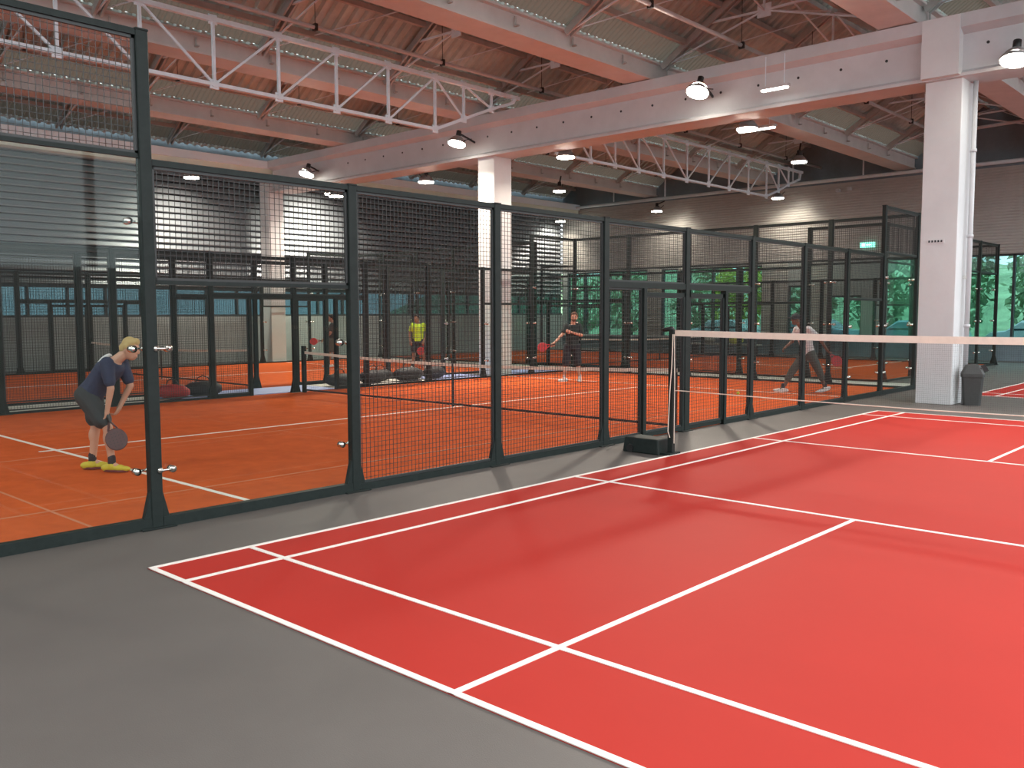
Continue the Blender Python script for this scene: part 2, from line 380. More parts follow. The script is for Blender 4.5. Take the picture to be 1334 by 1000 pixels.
# bow-ended trusses
def truss(name, label, nodes, tops, ends, U=-10.2, zt=7.4, zb=6.18):
    """nodes: v of bottom nodes; ends: far slanted end nodes (v,z) incl. verticals"""
    e = empty(name, (U, nodes[0], 0)); tag(e, label, 'truss', 'lattice trusses')
    oy = nodes[0]; L = lambda y, z: (0, y-oy, z)
    c = .085
    bt = MB().bar(L(nodes[0]-.4, zb), L(nodes[-1], zb), c, .07)
    pv = (nodes[-1], zb)
    for (y, z) in ends: bt.bar(L(*pv), L(y, z), c, .07); pv = (y, z)
    bt.build('bottom_chord', M['truss'], e)
    MB().bar(L(nodes[0]-.4, zt), L(ends[-1][0]+.25, zt), .10, .09).bar(L(ends[-1][0]+.1, zt), L(*ends[-1]), .08).build('top_chord', M['truss'], e)
    mid = (nodes[0]+nodes[-1])/2 - 1.5
    pl = MB().box((-.015, -.09, -.09), (.015, .09, .09)).box((-.04,-.05,-.05),(.04,.05,.05))
    p0 = None
    allv = [(y, zb) for y in nodes] + list(ends[:-1])
    for i, (y, z) in enumerate(allv):
        MB().bar(L(y, z), L(y, zt), .055).build('vertical', M['truss'], e)
        for zz in (z, zt):
            if p0 is None: p0 = pl.build('node_plate', M['truss'], e, loc=L(y, zz))
            else: inst(p0, 'node_plate', e, L(y, zz))
        if i+1 < len(allv):
            y2, z2 = allv[i+1]
            if i+1 >= len(nodes) or y < tops: q = (L(y, zt), L(y2, z2))
            else: q = (L(y, z), L(y2, zt))
            MB().bar(*q, .042).build('diagonal', M['truss'], e)
    return e
truss('lattice_truss', 'bow-ended pale lattice truss reaching the crossbeam above the middle pillar, nearer one', [2.0,3.45,4.9,6.34,7.78,9.22,10.66,12.1], 6.0, [(13.06,6.57),(14.05,6.97),(14.85,7.25)])
truss('lattice_truss', 'bow-ended pale lattice truss beyond the crossbeam, ending at the back wall', [17.0,18.2,19.4,20.64,22.04,23.44,24.85,26.26,27.68,29.1], 23.0, [(30.1,6.49),(30.94,6.81),(31.9,7.1)])
# ------------------------------------------------------------------ badminton courts
def rect(mbb, x0, y0, x1, y1, z=.010): mbb.box((x0, y0, .004), (x1, y1, z)); return mbb
def badminton(ox, oy, label, cuts=True):
    e = empty('badminton_court', (ox, oy, 0)); tag(e, label, 'badminton court')
    MB().box((0,0,0), (6.1,13.4,.005)).build('playing_surface', M['red'], e)
    w = .04
    for x in (0, .46, 5.64-w, 6.1-w): rect(MB(), x, 0, x+w, 13.4).build('court_line', M['line'], e)
    for y in (0, .76, 4.68, 8.68, 12.60, 13.36): rect(MB(), 0, y, 6.1, y+w, .0098).build('court_line', M['line'], e)
    for y0, y1 in ((0, 4.72), (8.68, 13.4)): rect(MB(), 3.03, y0, 3.07, y1, .0096).build('court_line', M['line'], e)
    return e
badminton(0, 0, 'red badminton court with white lines filling the foreground')
badminton(.33, 17.75, 'far red badminton court beyond the bin and pillar')
# badminton net
e = empty('badminton_net', (0, 6.7, 0)); tag(e, 'badminton net with cream tape strung across the near red court', 'net')
tp = [(x, 0, 1.55-.03*math.sin(math.pi*x/6.1)) for x in [6.1*i/12 for i in range(13)]]
MB().loft([[(x, -.006, z), (x, .006, z), (x, .006, z-.072), (x, -.006, z-.072)] for x, _, z in tp]).build('net_tape', M['tape'], e)
n = MB()
for i in range(int(6.1/.02)): 
    x = .02+i*.02; zt_ = 1.48-.03*math.sin(math.pi*x/6.1); n.box((x-.0004, -.0004, .80), (x+.0004, .0004, zt_))
for k in range(1, 34):
    z = .8+k*.02; n.box((0, -.0004, z-.0004), (6.1, .0004, z+.0004))
tag(n.build('net_mesh', M['net'], e))
MB().tube([(.0,0,.80),(.05,0,.805),(.5,0,.80),(1.5,0,.785),(3,0,.775),(4.5,0,.785),(6.1,0,.80)], .006, 6).build('bottom_cord', M['tape'], e)
MB().tube([(0,-.05,1.5),(-.01,-.055,1.1),(-.03,-.06,.8),(-.05,-.06,.3),(-.03,-.05,.22)], .006, 6).tube([(0.0,-.02,1.5),(.02,-.03,.9),(.02,-.03,.15)], .005, 6).build('tension_cord', M['tape'], e)
def netpost(x, lab, s):
    e = empty('net_post', (x, 6.7, 0)); tag(e, lab, 'net post', 'badminton net posts')
    bevel(MB().box((-.035,-.035,.03), (.035,.035,1.56)).build('pole', M['post'], e), .006)
    MB().cap_((-s*.01,0,1.565), (-s*.12,0,1.55), .03, .025).build('winder', M['black'], e, True)
    b_ = MB().loft([[(-s*.08,y*.17,0),(-s*.62,y*.17,0),(-s*.60,y*.15,.19),(-s*.10,y*.15,.19)] for y in (-1,1)]).build('weight_box', M['post'], e); bevel(b_, .015)
    MB().box((-.12,-.12,.0), (.06,.12,.03)).build('base_plate', M['post'], e)
    for k in (-1,1): MB().disc((-s*.5, k*.17, .055), (0,1,0), .05, .03, 14).build('wheel', M['black'], e)
netpost(-.04, 'black net post with weighted base box standing by the padel cage door', 1)
netpost(6.14, 'black net post at the other end of the near net', -1)
# ------------------------------------------------------------------ padel courts
def padel(u0, u1, v0, v1, label, alongv=True):
    e = empty('padel_court', (u0, v0, 0)); tag(e, label, 'padel court')
    W, L = u1-u0, v1-v0
    MB().box((0,0,0), (W, L, .008)).build('turf', M['clay'], e)
    w = .055
    def ln(a, b, c, d, m='line', t=.0115):
        MB().box((a, b, .006), (c, d, t)).build('court_line' if m == 'line' else 'turf_seam', M[m], e)
    if alongv:
        cy = L/2
        for s in (-1, 1): ln(0.02, cy+s*6.95-w/2, W-.02, cy+s*6.95+w/2)
        ln(W/2-w/2, cy-7.15, W/2+w/2, cy+7.15, t=.0118)
        for s in (.125, .45): ln(W*(1-s)-.02, .1, W*(1-s)+.02, L-.1, 'clay2', .009)
        for y in (1.6, 10.3, 17.5): ln(.1, y, W-.1, y+.03, 'clay2', .0088)
    else:
        cx = W/2
        for s in (-1, 1): ln(cx+s*6.95-w/2, .02, cx+s*6.95+w/2, L-.02)
        ln(cx-7.15, L/2-w/2, cx+7.15, L/2+w/2, t=.0118)
    return e
padel(-11.14, -1.14, -1.38, 18.62, 'orange padel court nearest the red badminton court')
padel(-22.1, -12.7, -1.38, 18.62, 'orange padel court beside the louvred wall')
padel(-22.3, -2.4, 20.2, 30.2, 'orange padel court lying crosswise before the back wall', False)
PANEL = {}
def panel_src(L, H):
    k = (round(L, 2), round(H, 2))
    if k not in PANEL:
        m = MB(); r = .0021; n = round(L/.05); 
        for i in range(1, n): x = L*i/n; m.box((x-r, -r, 0), (x+r, r, H))
        n = round(H/.05)
        for i in range(1, n): z = H*i/n; m.box((0, -r+.003, z-r), (L, r+.003, z+r))
        t = .013
        m.box((0,-t,0), (t*2,t,H)).box((L-2*t,-t,0), (L,t,H)).box((0,-t,0), (L,t,2*t)).box((0,-t,H-2*t), (L,t,H))
        PANEL[k] = m.build('mesh_panel', M['wire'])
        PANEL[k]['_src'] = 1
        return PANEL[k], True
    return PANEL[k], False
def add_panel(e, x, z, L, H, par=None, name='mesh_panel'):
    s, new = panel_src(L, H)
    if new: s.location = (x, 0, z); s.parent = par or e; s.name = name; return s
    return inst(s, name, par or e, (x, 0, z))
POST = {}
def post(e, x, H, side):
    k = (H, side)
    if k not in POST:
        m = MB().box((-.05,-.04,0), (.05,.04,H))
        # foot gusset flares along the fence and outwards
        m.loft([[(-.13,y,0),(.13,y,0),(.05,y,.32),(-.05,y,.32)] for y in (-.03,.03)])
        m.box((-.15,-.08,0), (.15,.08,.015)).box((-.055,-.045,H-.01), (.055,.045,H+.01))
        POST[k] = m.build('post', M['post'], e, loc=(x,0,0)); bevel(POST[k], .006, 1)
    else: 
        o = inst(POST[k], 'post', e, (x,0,0)); bevel(o, .006, 1)
CL = []
def clamp(e, x, z, par):
    if not CL:
        m = MB().disc((0,-.045,0), (0,1,0), .024, .02, 10).tube([(0,-.055,0),(.10,-.055,0)], .011, 6).disc((.105,-.03,0), (0,1,0), .030, .06, 12)
        CL.append(m.build('glass_clamp', M['chrome'], par, True, (x,0,z)))
    else: inst(CL[0], 'glass_clamp', par, (x,0,z))
def fence(p, q, bays, label, cat='court fence', skip=(), leaf=True):
    """bays: list of (length, kind); kinds: g3 glass 3m + mesh to 4; g2 glass 2m + mesh to 3; m mesh 3; d door pair side"""
    p = V((*p,0)); q = V((*q,0)); d = (q-p).normalized(); rz = math.atan2(d.y, d.x)
    BR = .09 if label.endswith('badminton court') else .05
    e = empty('court_fence', p, rz); tag(e, label, cat, 'padel cage fences')
    x = 0.; hts = []
    Hk = dict(g3=4, g2=3, m=3, dl=3, dr=3, d=3, ms=3)
    for i, (L, k) in enumerate(bays): hts.append(Hk[k])
    xs = [0.]
    for L, k in bays: xs.append(xs[-1]+L)
    for i, x in enumerate(xs):
        H = max(hts[max(0, i-1)], hts[min(i, len(hts)-1)])
        if i in skip: continue
        post(e, x, H, 1)
    for i, (L, k) in enumerate(bays):
        a, b_ = xs[i], xs[i+1]; H = hts[i]
        MB().box((a+.05,-.03,H-.05), (b_-.05,.03,H)).build('top_rail', M['post'], e)
        if k in ('g3','g2'):
            G = 3 if k == 'g3' else 2
            MB().box((a+.05,-.04,0), (b_-.05,.04,BR)).build('base_rail', M['post'], e)
            g = MB().box((a+.055,-.006,.09), (b_-.055,.006,G-.0)).build('glass_pane', M['glass'], e)
            for z in ([.48,1.48,2.5] if G == 3 else [.48,1.48]):
                clamp(e, a+.03, z, g)
                o_ = inst(CL[0], 'glass_clamp', g, (b_-.03, 0, z), math.pi); 
            MB().box((a+.05,-.018,G), (b_-.05,.018,G+.035)).build('mid_rail', M['post'], e)
            add_panel(e, a+.05, G+.03, L-.1, .92)
        elif k in ('m','ms'):
            MB().box((a+.05,-.035,0), (b_-.05,.035,min(.07,BR))).build('base_rail', M['post'], e)
            add_panel(e, a+.05, .07, L-.1, 2.88)
            if k == 'ms': MB().box((a+.05,-.025,2.08), (b_-.05,.025,2.14)).build('mid_rail', M['post'], e)
        elif k in ('dl','dr'):
            # opening of 1.05 m next to the centre post with a hinged leaf, plus fixed strip
            W = 1.05; da, db = (b_-W-.05, b_-.05) if k == 'dl' else (a+.05, a+W+.05)
            sa, sb = (a+.05, b_-W-.1) if k == 'dl' else (a+W+.1, b_-.05)
            MB().box((a+.05,-.03,2.1), (b_-.05,.03,2.18)).build('mid_rail', M['post'], e)
            add_panel(e, a+.05, 2.18, L-.1, .77)
            add_panel(e, sa, .07, sb-sa, 2.03); MB().box((sa,-.035,0), (sb,.035,.07)).build('base_rail', M['post'], e)
            if not leaf:
                jx = da-.05 if k == 'dl' else db
                MB().box((jx,-.05,0), (jx+.07,.05,2.1)).build('gate_jamb', M['post'], e); continue
            f = MB(); jx = da-.05 if k == 'dl' else db
            f.box((jx,-.05,0), (jx+.07,.05,2.1)).box((da,-.025,.02), (db,.025,.08)).box((da,-.025,1.99), (db,.025,2.05))
            f.box((da,-.025,.02), (da+.05,.025,2.05)).box((db-.05,-.025,.02), (db,.025,2.05))
            fo = f.build('gate', M['post'], e)
            add_panel(e, da+.04, .08, W-.08, 1.92, fo)
    return e
VA = [-1.38,.6,2.64,4.68,6.75,8.75,10.77,12.73,14.67,16.55,18.6]
def sidebays(vs): 
    ks = ['g3','g2','m','m','dl','dr','m','m','g2','g3']
    return [(round(vs[i+1]-vs[i], 2), ks[i]) for i in range(10)]
sb = sidebays(VA)
VB = [-1.38+2*i for i in range(11)]; sb2 = sidebays(VB)
endb = [(2.,'g3')]*5
fence((-1.12,VA[0]), (-1.12,VA[-1]), sb, 'dark green padel fence with doors nearest the red badminton court')
fence((-11.1,VA[0]), (-11.1,VA[-1]), sb2, 'dark padel fence on the far long side of the nearest orange court', leaf=False)
fence((-11.1,18.6), (-1.12,18.6), [(1.99,'g3')]*5, 'tall glass end wall closing the nearest padel court', skip=(0,5))
fence((-12.7,VB[0]), (-12.7,VB[-1]), sb2, 'dark padel fence behind the bags, next to the middle pillar', leaf=False)
fence((-22.1,VB[0]), (-22.1,VB[-1]), sb2, 'dark padel fence along the louvred wall')
fence((-22.1,18.62), (-12.7,18.62), [(1.88,'g3')]*5, 'tall glass end wall of the padel court by the louvred wall', skip=(0,5))
lb = [(2.,k) for k in ['g3','g2','m','m','dl','dr','m','m','g2','g3']]
fence((-22.4,20.2), (-2.4,20.2), lb, 'padel fence facing the glass end walls, front of the crosswise court')
fence((-22.4,30.2), (-2.4,30.2), lb, 'padel fence of the crosswise court along the back windows')
fence((-2.4,20.2), (-2.4,30.2), endb, 'glass end wall of the crosswise court, behind the bin and pillar', skip=(0,5))
def padelnet(a, b_, label):
    a = V((*a,0)); b_ = V((*b_,0)); d = b_-a; L = d.length; e = empty('padel_net', a, math.atan2(d.y, d.x)); tag(e, label, 'padel net', 'padel nets')
    N = 20; sag = lambda x: .93-.10*math.sin(math.pi*x/L)
    xs = [L*i/N for i in range(N+1)]
    MB().loft([[(x,-.008,sag(x)),(x,.008,sag(x)),(x,.008,sag(x)-.055),(x,-.008,sag(x)-.055)] for x in xs]).build('net_tape', M['tape'], e)
    n = MB(); r = .0011; k = int(L/.045)
    for i in range(k): x = L*i/k; n.box((x-r,-r,.06), (x+r,r,sag(x)-.05))
    for j in range(1, 18):
        z = .05+j*.045
        for i in range(N): n.bar((xs[i],0,z*sag(xs[i])/.93), (xs[i+1],0,z*sag(xs[i+1])/.93), 2*r)
    n.build('net_mesh', M['net'], e)
    MB().loft([[(x,-.006,.085),(x,.006,.085),(x,.006,.05),(x,-.006,.05)] for x in (0,L)]).build('bottom_band', M['net'], e)
    for x in (.06, L-.06): bevel(MB().box((x-.04,-.04,0), (x+.04,.04,1.05)).build('net_pole', M['post'], e), .008)
    MB().box((L/2-.025,-.01,.02), (L/2+.025,.01,.83)).build('centre_strap', M['net'], e)
padelnet((-11.0,8.75), (-1.25,8.75), 'low padel net across the nearest orange court')
padelnet((-22.0,8.6), (-12.85,8.6), 'low padel net across the court by the louvred wall')
padelnet((-12.35,20.4), (-12.35,30.0), 'low padel net on the crosswise court')
# ------------------------------------------------------------------ things on the floor
def bin_(x, y):
    e = empty('trash_bin', (x,y,0), .3); tag(e, 'grey plastic swing-top bin standing against the white pillar', 'bin')
    def rr(w, d, z): 
        k = .04; return [(-w+k,-d,z),(w-k,-d,z),(w,-d+k,z),(w,d-k,z),(w-k,d,z),(-w+k,d,z),(-w,d-k,z),(-w,-d+k,z)]
    MB().loft([rr(.15,.13,0), rr(.19,.165,.55)]).build('bin_body', M['bin'], e)
    MB().loft([rr(.205,.18,.54), rr(.205,.18,.60), rr(.13,.12,.76), rr(.05,.11,.78)]).build('bin_lid', M['bin'], e)
    MB().box((-.02,-.13,.62), (.145,-.10,.72)).bar((.19,-.09,.62),(.12,-.09,.745),.18,.012,(0,1,0)).build('swing_flap', M['black'], e)
bin_(.95, 15.62)
def bagobj(name, x, y, s, m, label, grp=None, rz=0):
    e = empty(name, (x,y,.012), rz); tag(e, label, 'bag', grp)
    rings = []
    for i in range(9):
        t = -1+2*i/8; w = (1-abs(t)**3*.55)
        rings.append([(t*.36*s, math.cos(a)*.17*s*w, .15*s+math.sin(a)*.15*s*w*(1.05 if math.sin(a) > 0 else 1)) for a in [2*math.pi*j/12 for j in range(12)]])
    MB().loft(rings).build('bag_body', m, e, True)
    MB().tube([(-.15*s,.0,.28*s),(-.1*s,-.02,.38*s),(.0,-.02,.42*s),(.1*s,-.02,.38*s),(.15*s,0,.28*s)], .012, 6).build('bag_strap', M['black'], e, True)
    MB().bar((-.28*s,0,.305*s*.98), (.28*s,0,.305*s*.98), .012).build('zip', M['chrome'], e)
    return e
for k, (x, y, s, r, l) in enumerate([(-11.75,10.3,1.0,1.45,'black sports bag in the alley closest to the padel net pole'), (-11.8,11.35,1.1,1.6,'black sports bag, first of the pile past the open gate'), (-11.7,12.45,1.2,1.5,'larger black sports bag in the middle of the alley pile'), (-11.85,13.5,1.1,1.7,'black sports bag in the alley near the neon shirted player'), (-12.3,12.0,1.0,1.5,'black sports bag lying behind the others by the second fence')]):
    bagobj('sports_bag', x, y, s, M['bag'], l, 'black sports bags between the cages', r)
bagobj('racket_bag', -11.60, 6.0, 1.0, M['redbag'], 'red and black racket bag lying behind the fence near the bending player', None, .5)
bagobj('sports_bag', -11.75, 6.75, 1.05, M['bag'], 'black holdall slumped beside the red racket bag', None, 1.2)
for (y0, y1, lb_) in ((6.0, 9.8, 'pale blue sheet on the alley floor beside the red racket bag'), (13.3, 15.2, 'short pale blue sheet on the alley floor before the middle pillar'), (16.1, 18.3, 'pale blue sheet on the alley floor past the middle pillar')):
    tag(MB().box((-12.6,y0,.0), (-11.17,y1,.02)).build('floor_sheet', M['bluemat']), lb_, 'floor sheet', 'blue floor sheets')
# tennis ball on the turf
tag(MB().ell((-3.4,14.6,.042), (.034,0,0), (0,.034,0), (0,0,.034)).build('padel_ball', M['ball'], None, True), 'yellow ball on the orange turf near the capped player', 'ball')
# boxes with kit at far end
e = empty('equipment_bench', (-13.1,31.3,0)); tag(e, 'low bench heaped with pale kit beneath the back windows', 'bench')
MB().box((-1.6,-.25,.40), (1.6,.25,.46)).build('seat', M['beige'], e)
for x in (-1.4, 1.4): MB().box((x-.03,-.22,0), (x+.03,.22,.4)).build('leg', M['post'], e)
bagobj('kit_bag', -13.9, 31.3, .9, M['beige'], 'pale kit bag on the bench beneath the back windows').location.z = .46
bagobj('kit_bag', -12.6, 31.3, 1., M['leafy'], 'yellow green kit bag on the same far bench').location.z = .46
# umpire style stand edge at far right
e = empty('net_post', (.33, 24.45, 0)); tag(e, 'slim black net post on the far red court', 'net post', 'badminton net posts')
MB().box((-.03,-.03,0), (.03,.03,1.55)).build('pole', M['post'], e); MB().box((-.4,-.15,0), (-.04,.15,.18)).build('weight_box', M['bin'], e)
# exit sign
e = tag(MB().box((-8.05,WV-.14,4.32), (-7.5,WV-.03,4.52)).build('exit_sign', M['exitg']), 'small glowing green exit sign on the ribbed back wall', 'sign')
MB().box((-7.97,WV-.15,4.37), (-7.86,WV-.139,4.47)).bar((-7.8,WV-.145,4.42),(-7.62,WV-.145,4.42),.03,.01,(0,1,0)).build('exit_arrow', M['exitw'], e)
# wall speakers / detectors
for x, z in ((-9.0,7.0),(-8.55,7.02)):
    tag(MB().box((x-.07,WV-.2,z-.06-.35), (x+.07,WV-.03,z+.06-.35)).build('wall_box', M['white']), 'small white box on the dark band of the back wall', 'wall box', 'white wall boxes')
# ------------------------------------------------------------------ lamps
def light(loc, power, rad=.25, tgt=None, col=(1,.88,.74), spread=150):
    l = bpy.data.lights.new('lamp_light', 'AREA'); l.shape = 'DISK'; l.size = rad*2; l.energy = power; l.color = col; l.spread = math.radians(spread)
    o = bpy.data.objects.new('lamp_light', l); C.objects.link(o); o.location = loc
    d = V(tgt)-V(loc) if tgt else V((0,0,-1))
    o.rotation_euler = d.to_track_quat('-Z', 'Y').to_euler(); return o
lampproto = None
def lamp(x, y, z, label, power=900, tgt=None, arm=None, tilt=0):
    global lampproto
    e = empty('floodlight', (x,y,z)); e.rotation_euler = (math.radians(tilt),0,0); tag(e, label, 'floodlight', 'round floodlights')
    if lampproto is None:
        def ring(r, zz, k=18): return [(r*math.cos(2*math.pi*j/k), r*math.sin(2*math.pi*j/k), zz) for j in range(k)]
        MB().loft([ring(.26,0), ring(.25,.03), ring(.17,.14), ring(.10,.20)], cap=True).build('lamp_shade', M['lampw'], e, True)
        MB().loft([ring(.235,-.03), ring(.24,.0)]).build('lamp_lens', M['lamp'], e)
        MB().tube([(0,0,.18),(0,0,.36)], .07, 10).build('ballast', M['black'], e, True)
        lampproto = e
    else:
        for ch in kids(lampproto):
            if ch.type == 'MESH' and ch.name.split('.')[0] in ('lamp_shade','lamp_lens','ballast'):
                c = ch.copy(); C.objects.link(c); c.parent = e
    if arm: MB().bar((0,0,.3), arm, .04).bar((-.12,0,.06),(-.12,arm[1]*.6,.28),.02).bar((.12,0,.06),(.12,arm[1]*.6,.28),.02).build('bracket', M['black'], e)
    lo = light((0,0,-.05), power, spread=125 if tgt else 150); lo.parent = e
    if tgt:
        d = V(tgt)-V((x,y,z)); lo.rotation_euler = (e.rotation_euler.to_quaternion().inverted() @ d.to_track_quat('-Z','Y')).to_euler()
    return e
P = 210
lamp(-4.5, 14.6, 6.55, 'round floodlight bracketed on the crossbeam between the bin pillar and middle pillar', P*2.2, (1.5,4.5,0), (0,.62,.25), -22)
lamp(-12.0, 14.55, 6.4, 'round floodlight bracketed on the crossbeam right above the middle pillar', P*2.4, (-11.2,12.5,0), (0,.65,.3), -15)
lamp(-19.4, 14.75, 6.38, 'round floodlight on the crossbeam near the louvred wall, upper of two', P*.9, (-17,8,0), (0,.6,.3), -18)
lamp(-19.9, 16.3, 5.85, 'round floodlight under the crossbeam near the louvred wall, lower of two', P*.55, None, (0,-.4,.35))
lamp(-15.1, 16.2, 5.85, 'round floodlight under the crossbeam left of the middle pillar', P*.55, None, (0,-.35,.35))
lamp(-9.5, 16.2, 5.95, 'round floodlight under the crossbeam right of the middle pillar', P*.55, None, (0,-.35,.3))
lamp(-4.15, 16.2, 5.95, 'round floodlight under the crossbeam halfway to the bin pillar', P*.65, None, (0,-.35,.3))
lamp(1.65, 14.85, 6.12, 'round floodlight on the crossbeam past the bin pillar', P*1.1, (2.6,9,0), (0,.3,.3), -15)
lamp(-22.56, 31.8, 6.31, 'round floodlight in the far corner washing the louvred wall', 220, (-23.3,32.0,4.2), (-.3,.0,.5))
lamp(-16.9, 31.8, 6.36, 'round floodlight before the back wall under the tie tube, in the corner side', 70, (-16.5,32.8,3), (0,.6,.5))
lamp(-11.06, 31.8, 6.43, 'round floodlight before the back wall at the end of the far truss', 80, (-10.9,32.8,3), (0,.6,.5))
for y, p_, l in ((17.4, 480, 'round floodlight washing the louvred wall beside the wall pillar'), (11.9, 230, 'round floodlight washing the louvred wall before the wall pillar')):
    lamp(-21.7, y, 6.2, l, p_, (-23.3,y,4.2 if y > 15 else 3.2), (-.5,.0,.5))
# lamps on the crossbeam behind the viewpoint
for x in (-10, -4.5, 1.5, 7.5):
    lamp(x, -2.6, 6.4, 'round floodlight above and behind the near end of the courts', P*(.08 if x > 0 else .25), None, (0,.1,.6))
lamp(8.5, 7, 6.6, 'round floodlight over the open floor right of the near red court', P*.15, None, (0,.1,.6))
for y in (24.5,): lamp(3.3, y, 6.6, 'round floodlight over the far red court', P*.8, None, (0,.1,.6))
for x in (-7,-17): lamp(x, 25, 6.6, 'round floodlight over the crosswise padel court', P*.5, None, (0,.1,.6))
def strip_reflection(x, y, z, L, rz, label):  # window reflections of strip lights, built as glowing hanging fixtures
    e = empty('reflected_strip_light', (x,y,z), rz); tag(e, label, 'strip light', 'strip light reflections')
    MB().box((-L/2,-.07,.03), (L/2,.07,.09)).build('reflected_housing', M['white'], e)
    MB().box((-L/2+.03,-.05,0), (L/2-.03,.05,.032)).build('reflected_diffuser', M['tube'], e)
    MB().tube([(-L/3,0,.09),(-L/3,0,.7)], .008, 5).tube([(L/3,0,.09),(L/3,0,.7)], .008, 5).build('added_hanger_wire', M['truss'], e)
strip_reflection(-4.8, 17.9, 6.25, 1.0, 0.0, 'bright reflection of a strip light, built hanging just beyond the crossbeam')
strip_reflection(-2.75, 14.7, 6.32, .62, 0.0, 'short bright reflection of a strip light, built hanging in front of the crossbeam')
# ------------------------------------------------------------------ outdoors
tag(MB().box((-60,WV+.3,-.3), (40,90,-.05)).box((-60,-20,-.3),(WU-.3,WV+.3,-.05)).build('ground', M['ground']), kind='structure')
bk = MB(); rings = []
for i in range(21):
    x = -60+i*5; rings.append([(x, 46, -.1), (x, 52, 2.0+.5*math.sin(i)), (x, 62, 5.5+.7*math.sin(i*1.7)), (x, 62, -.1)])
bk.loft(rings); tag(bk.build('hill', M['bank']), 'grassy bank rising outside the back windows', 'bank', kind='structure')
def tree(x, y, h, r, m, label):
    e = empty('tree', (x,y,0)); tag(e, label, 'tree', 'trees outside the windows')
    MB().tube([(0,0,-.2),(.05,0,h*.3),(0,.05,h*.6)], [.16,.12,.08], 8).build('trunk', M['bark'], e, True)
    f = MB(); rn = random.Random(x*3+y)
    for k in range(900):
        th = rn.uniform(0, 6.28); ph = math.acos(rn.uniform(-1, 1)); rr = r*rn.uniform(.55, 1.05)*(1+.25*math.sin(3*th)*math.sin(2*ph))
        c = V((rr*math.sin(ph)*math.cos(th), rr*math.sin(ph)*math.sin(th), h*.55+h*.42*math.cos(ph)))
        s = rn.uniform(.14,.30); a = V((rn.uniform(-1,1),rn.uniform(-1,1),rn.uniform(-1,1))).normalized(); b_ = a.cross(V((rn.uniform(-1,1),.3,rn.uniform(-1,1)))).normalized()
        n = len(f.v); f.v += [tuple(c-a*s), tuple(c+b_*s*.5), tuple(c+a*s), tuple(c-b_*s*.5)]; f.f.append([n,n+1,n+2,n+3]); f.m.append(0)
    f.build('foliage', m, e)
tl = [(-30,43.5,6,2.2,'leaf'),(-25.5,42,5.5,1.8,'leaf'),(-21.6,43.5,5,1.6,'leaf'),(-18.1,42,5.5,1.45,'leafy'),(-14.6,43,6,1.6,'leaf'),(-11,43,5.2,1.5,'leaf'),(-7.4,43.2,6,1.6,'leaf'),(-3.6,43.4,6,1.7,'leaf'),(.3,43.4,6,1.7,'leaf'),(4.3,43.4,6,1.7,'leaf')]
tn = ['bushy green tree outside the far corner windows','green tree outside the second corner window','small green tree outside, beside the yellowish one','yellow green tree outside the back windows','broad green tree outside, behind the far bench','green tree outside, seen by the exit sign','bushy tree outside behind the parked silver blue car','leafy tree outside behind the middle parked car','leafy tree outside behind the white parked car','leafy tree outside at the end of the car row']
for (x, y, h, r, m), l in zip(tl, tn): tree(x, y, h, r, M[m], l)
def car(x, y, m, label, rz=0):
    e = empty('car', (x,y,-.05), rz); tag(e, label, 'car', 'parked cars outside')
    pf = [(-2.1,.35),(-2.15,.75),(-1.9,.95),(-1.3,1.02),(-.7,1.45),(.7,1.48),(1.4,1.05),(2.0,.95),(2.1,.7),(2.05,.35)]
    MB().loft([[(a, w_, .35+(b_-.35)*(1 if abs(w_) < .8 else .93)) for a, b_ in pf] for w_ in (-.88,-.78,.78,.88)]).build('car_body', m, e, False)
    g = MB()
    for s in (-1,1): g.loft([[(-1.15,s*.885,1.02),(-.62,s*.865,1.36),(.62,s*.865,1.38),(1.15,s*.885,1.04)], [(-1.15,s*.80,1.02),(-.62,s*.80,1.36),(.62,s*.80,1.38),(1.15,s*.80,1.04)]])
    g.loft([[(-1.27,y_,1.06),(-.74,y_,1.44)] for y_ in (-.7,.7)], cap=False, close=False).build('car_window', M['carg'], e)
    for a in (-1.35,1.35):
        for s in (-1,1):
            w_ = MB().disc((a,s*.80,.33), (0,1,0), .33, .2, 18).build('wheel', M['tyre'], e)
            MB().disc((a,s*.905,.33), (0,1,0), .19, .02, 12).build('wheel_rim', M['chrome'], w_)
    MB().box((-2.17,-.6,.62),(-2.05,-.3,.75)).box((-2.17,.3,.62),(-2.05,.6,.75)).build('headlight', M['chrome'], e)
car(-7.9, 39.5, M['carb'], 'silver blue car parked outside the glass left of the fins', .1)
car(-3.2, 41.0, M['carw'], 'white car parked outside the back glass beyond the far cage corner', 0)
car(-13.3, 40.6, M['carb'], 'silver blue car parked outside seen behind the capped player', 0.)
car(-17.2, 39, M['carw'], 'white car parked outside the yellow green tree', 0.)
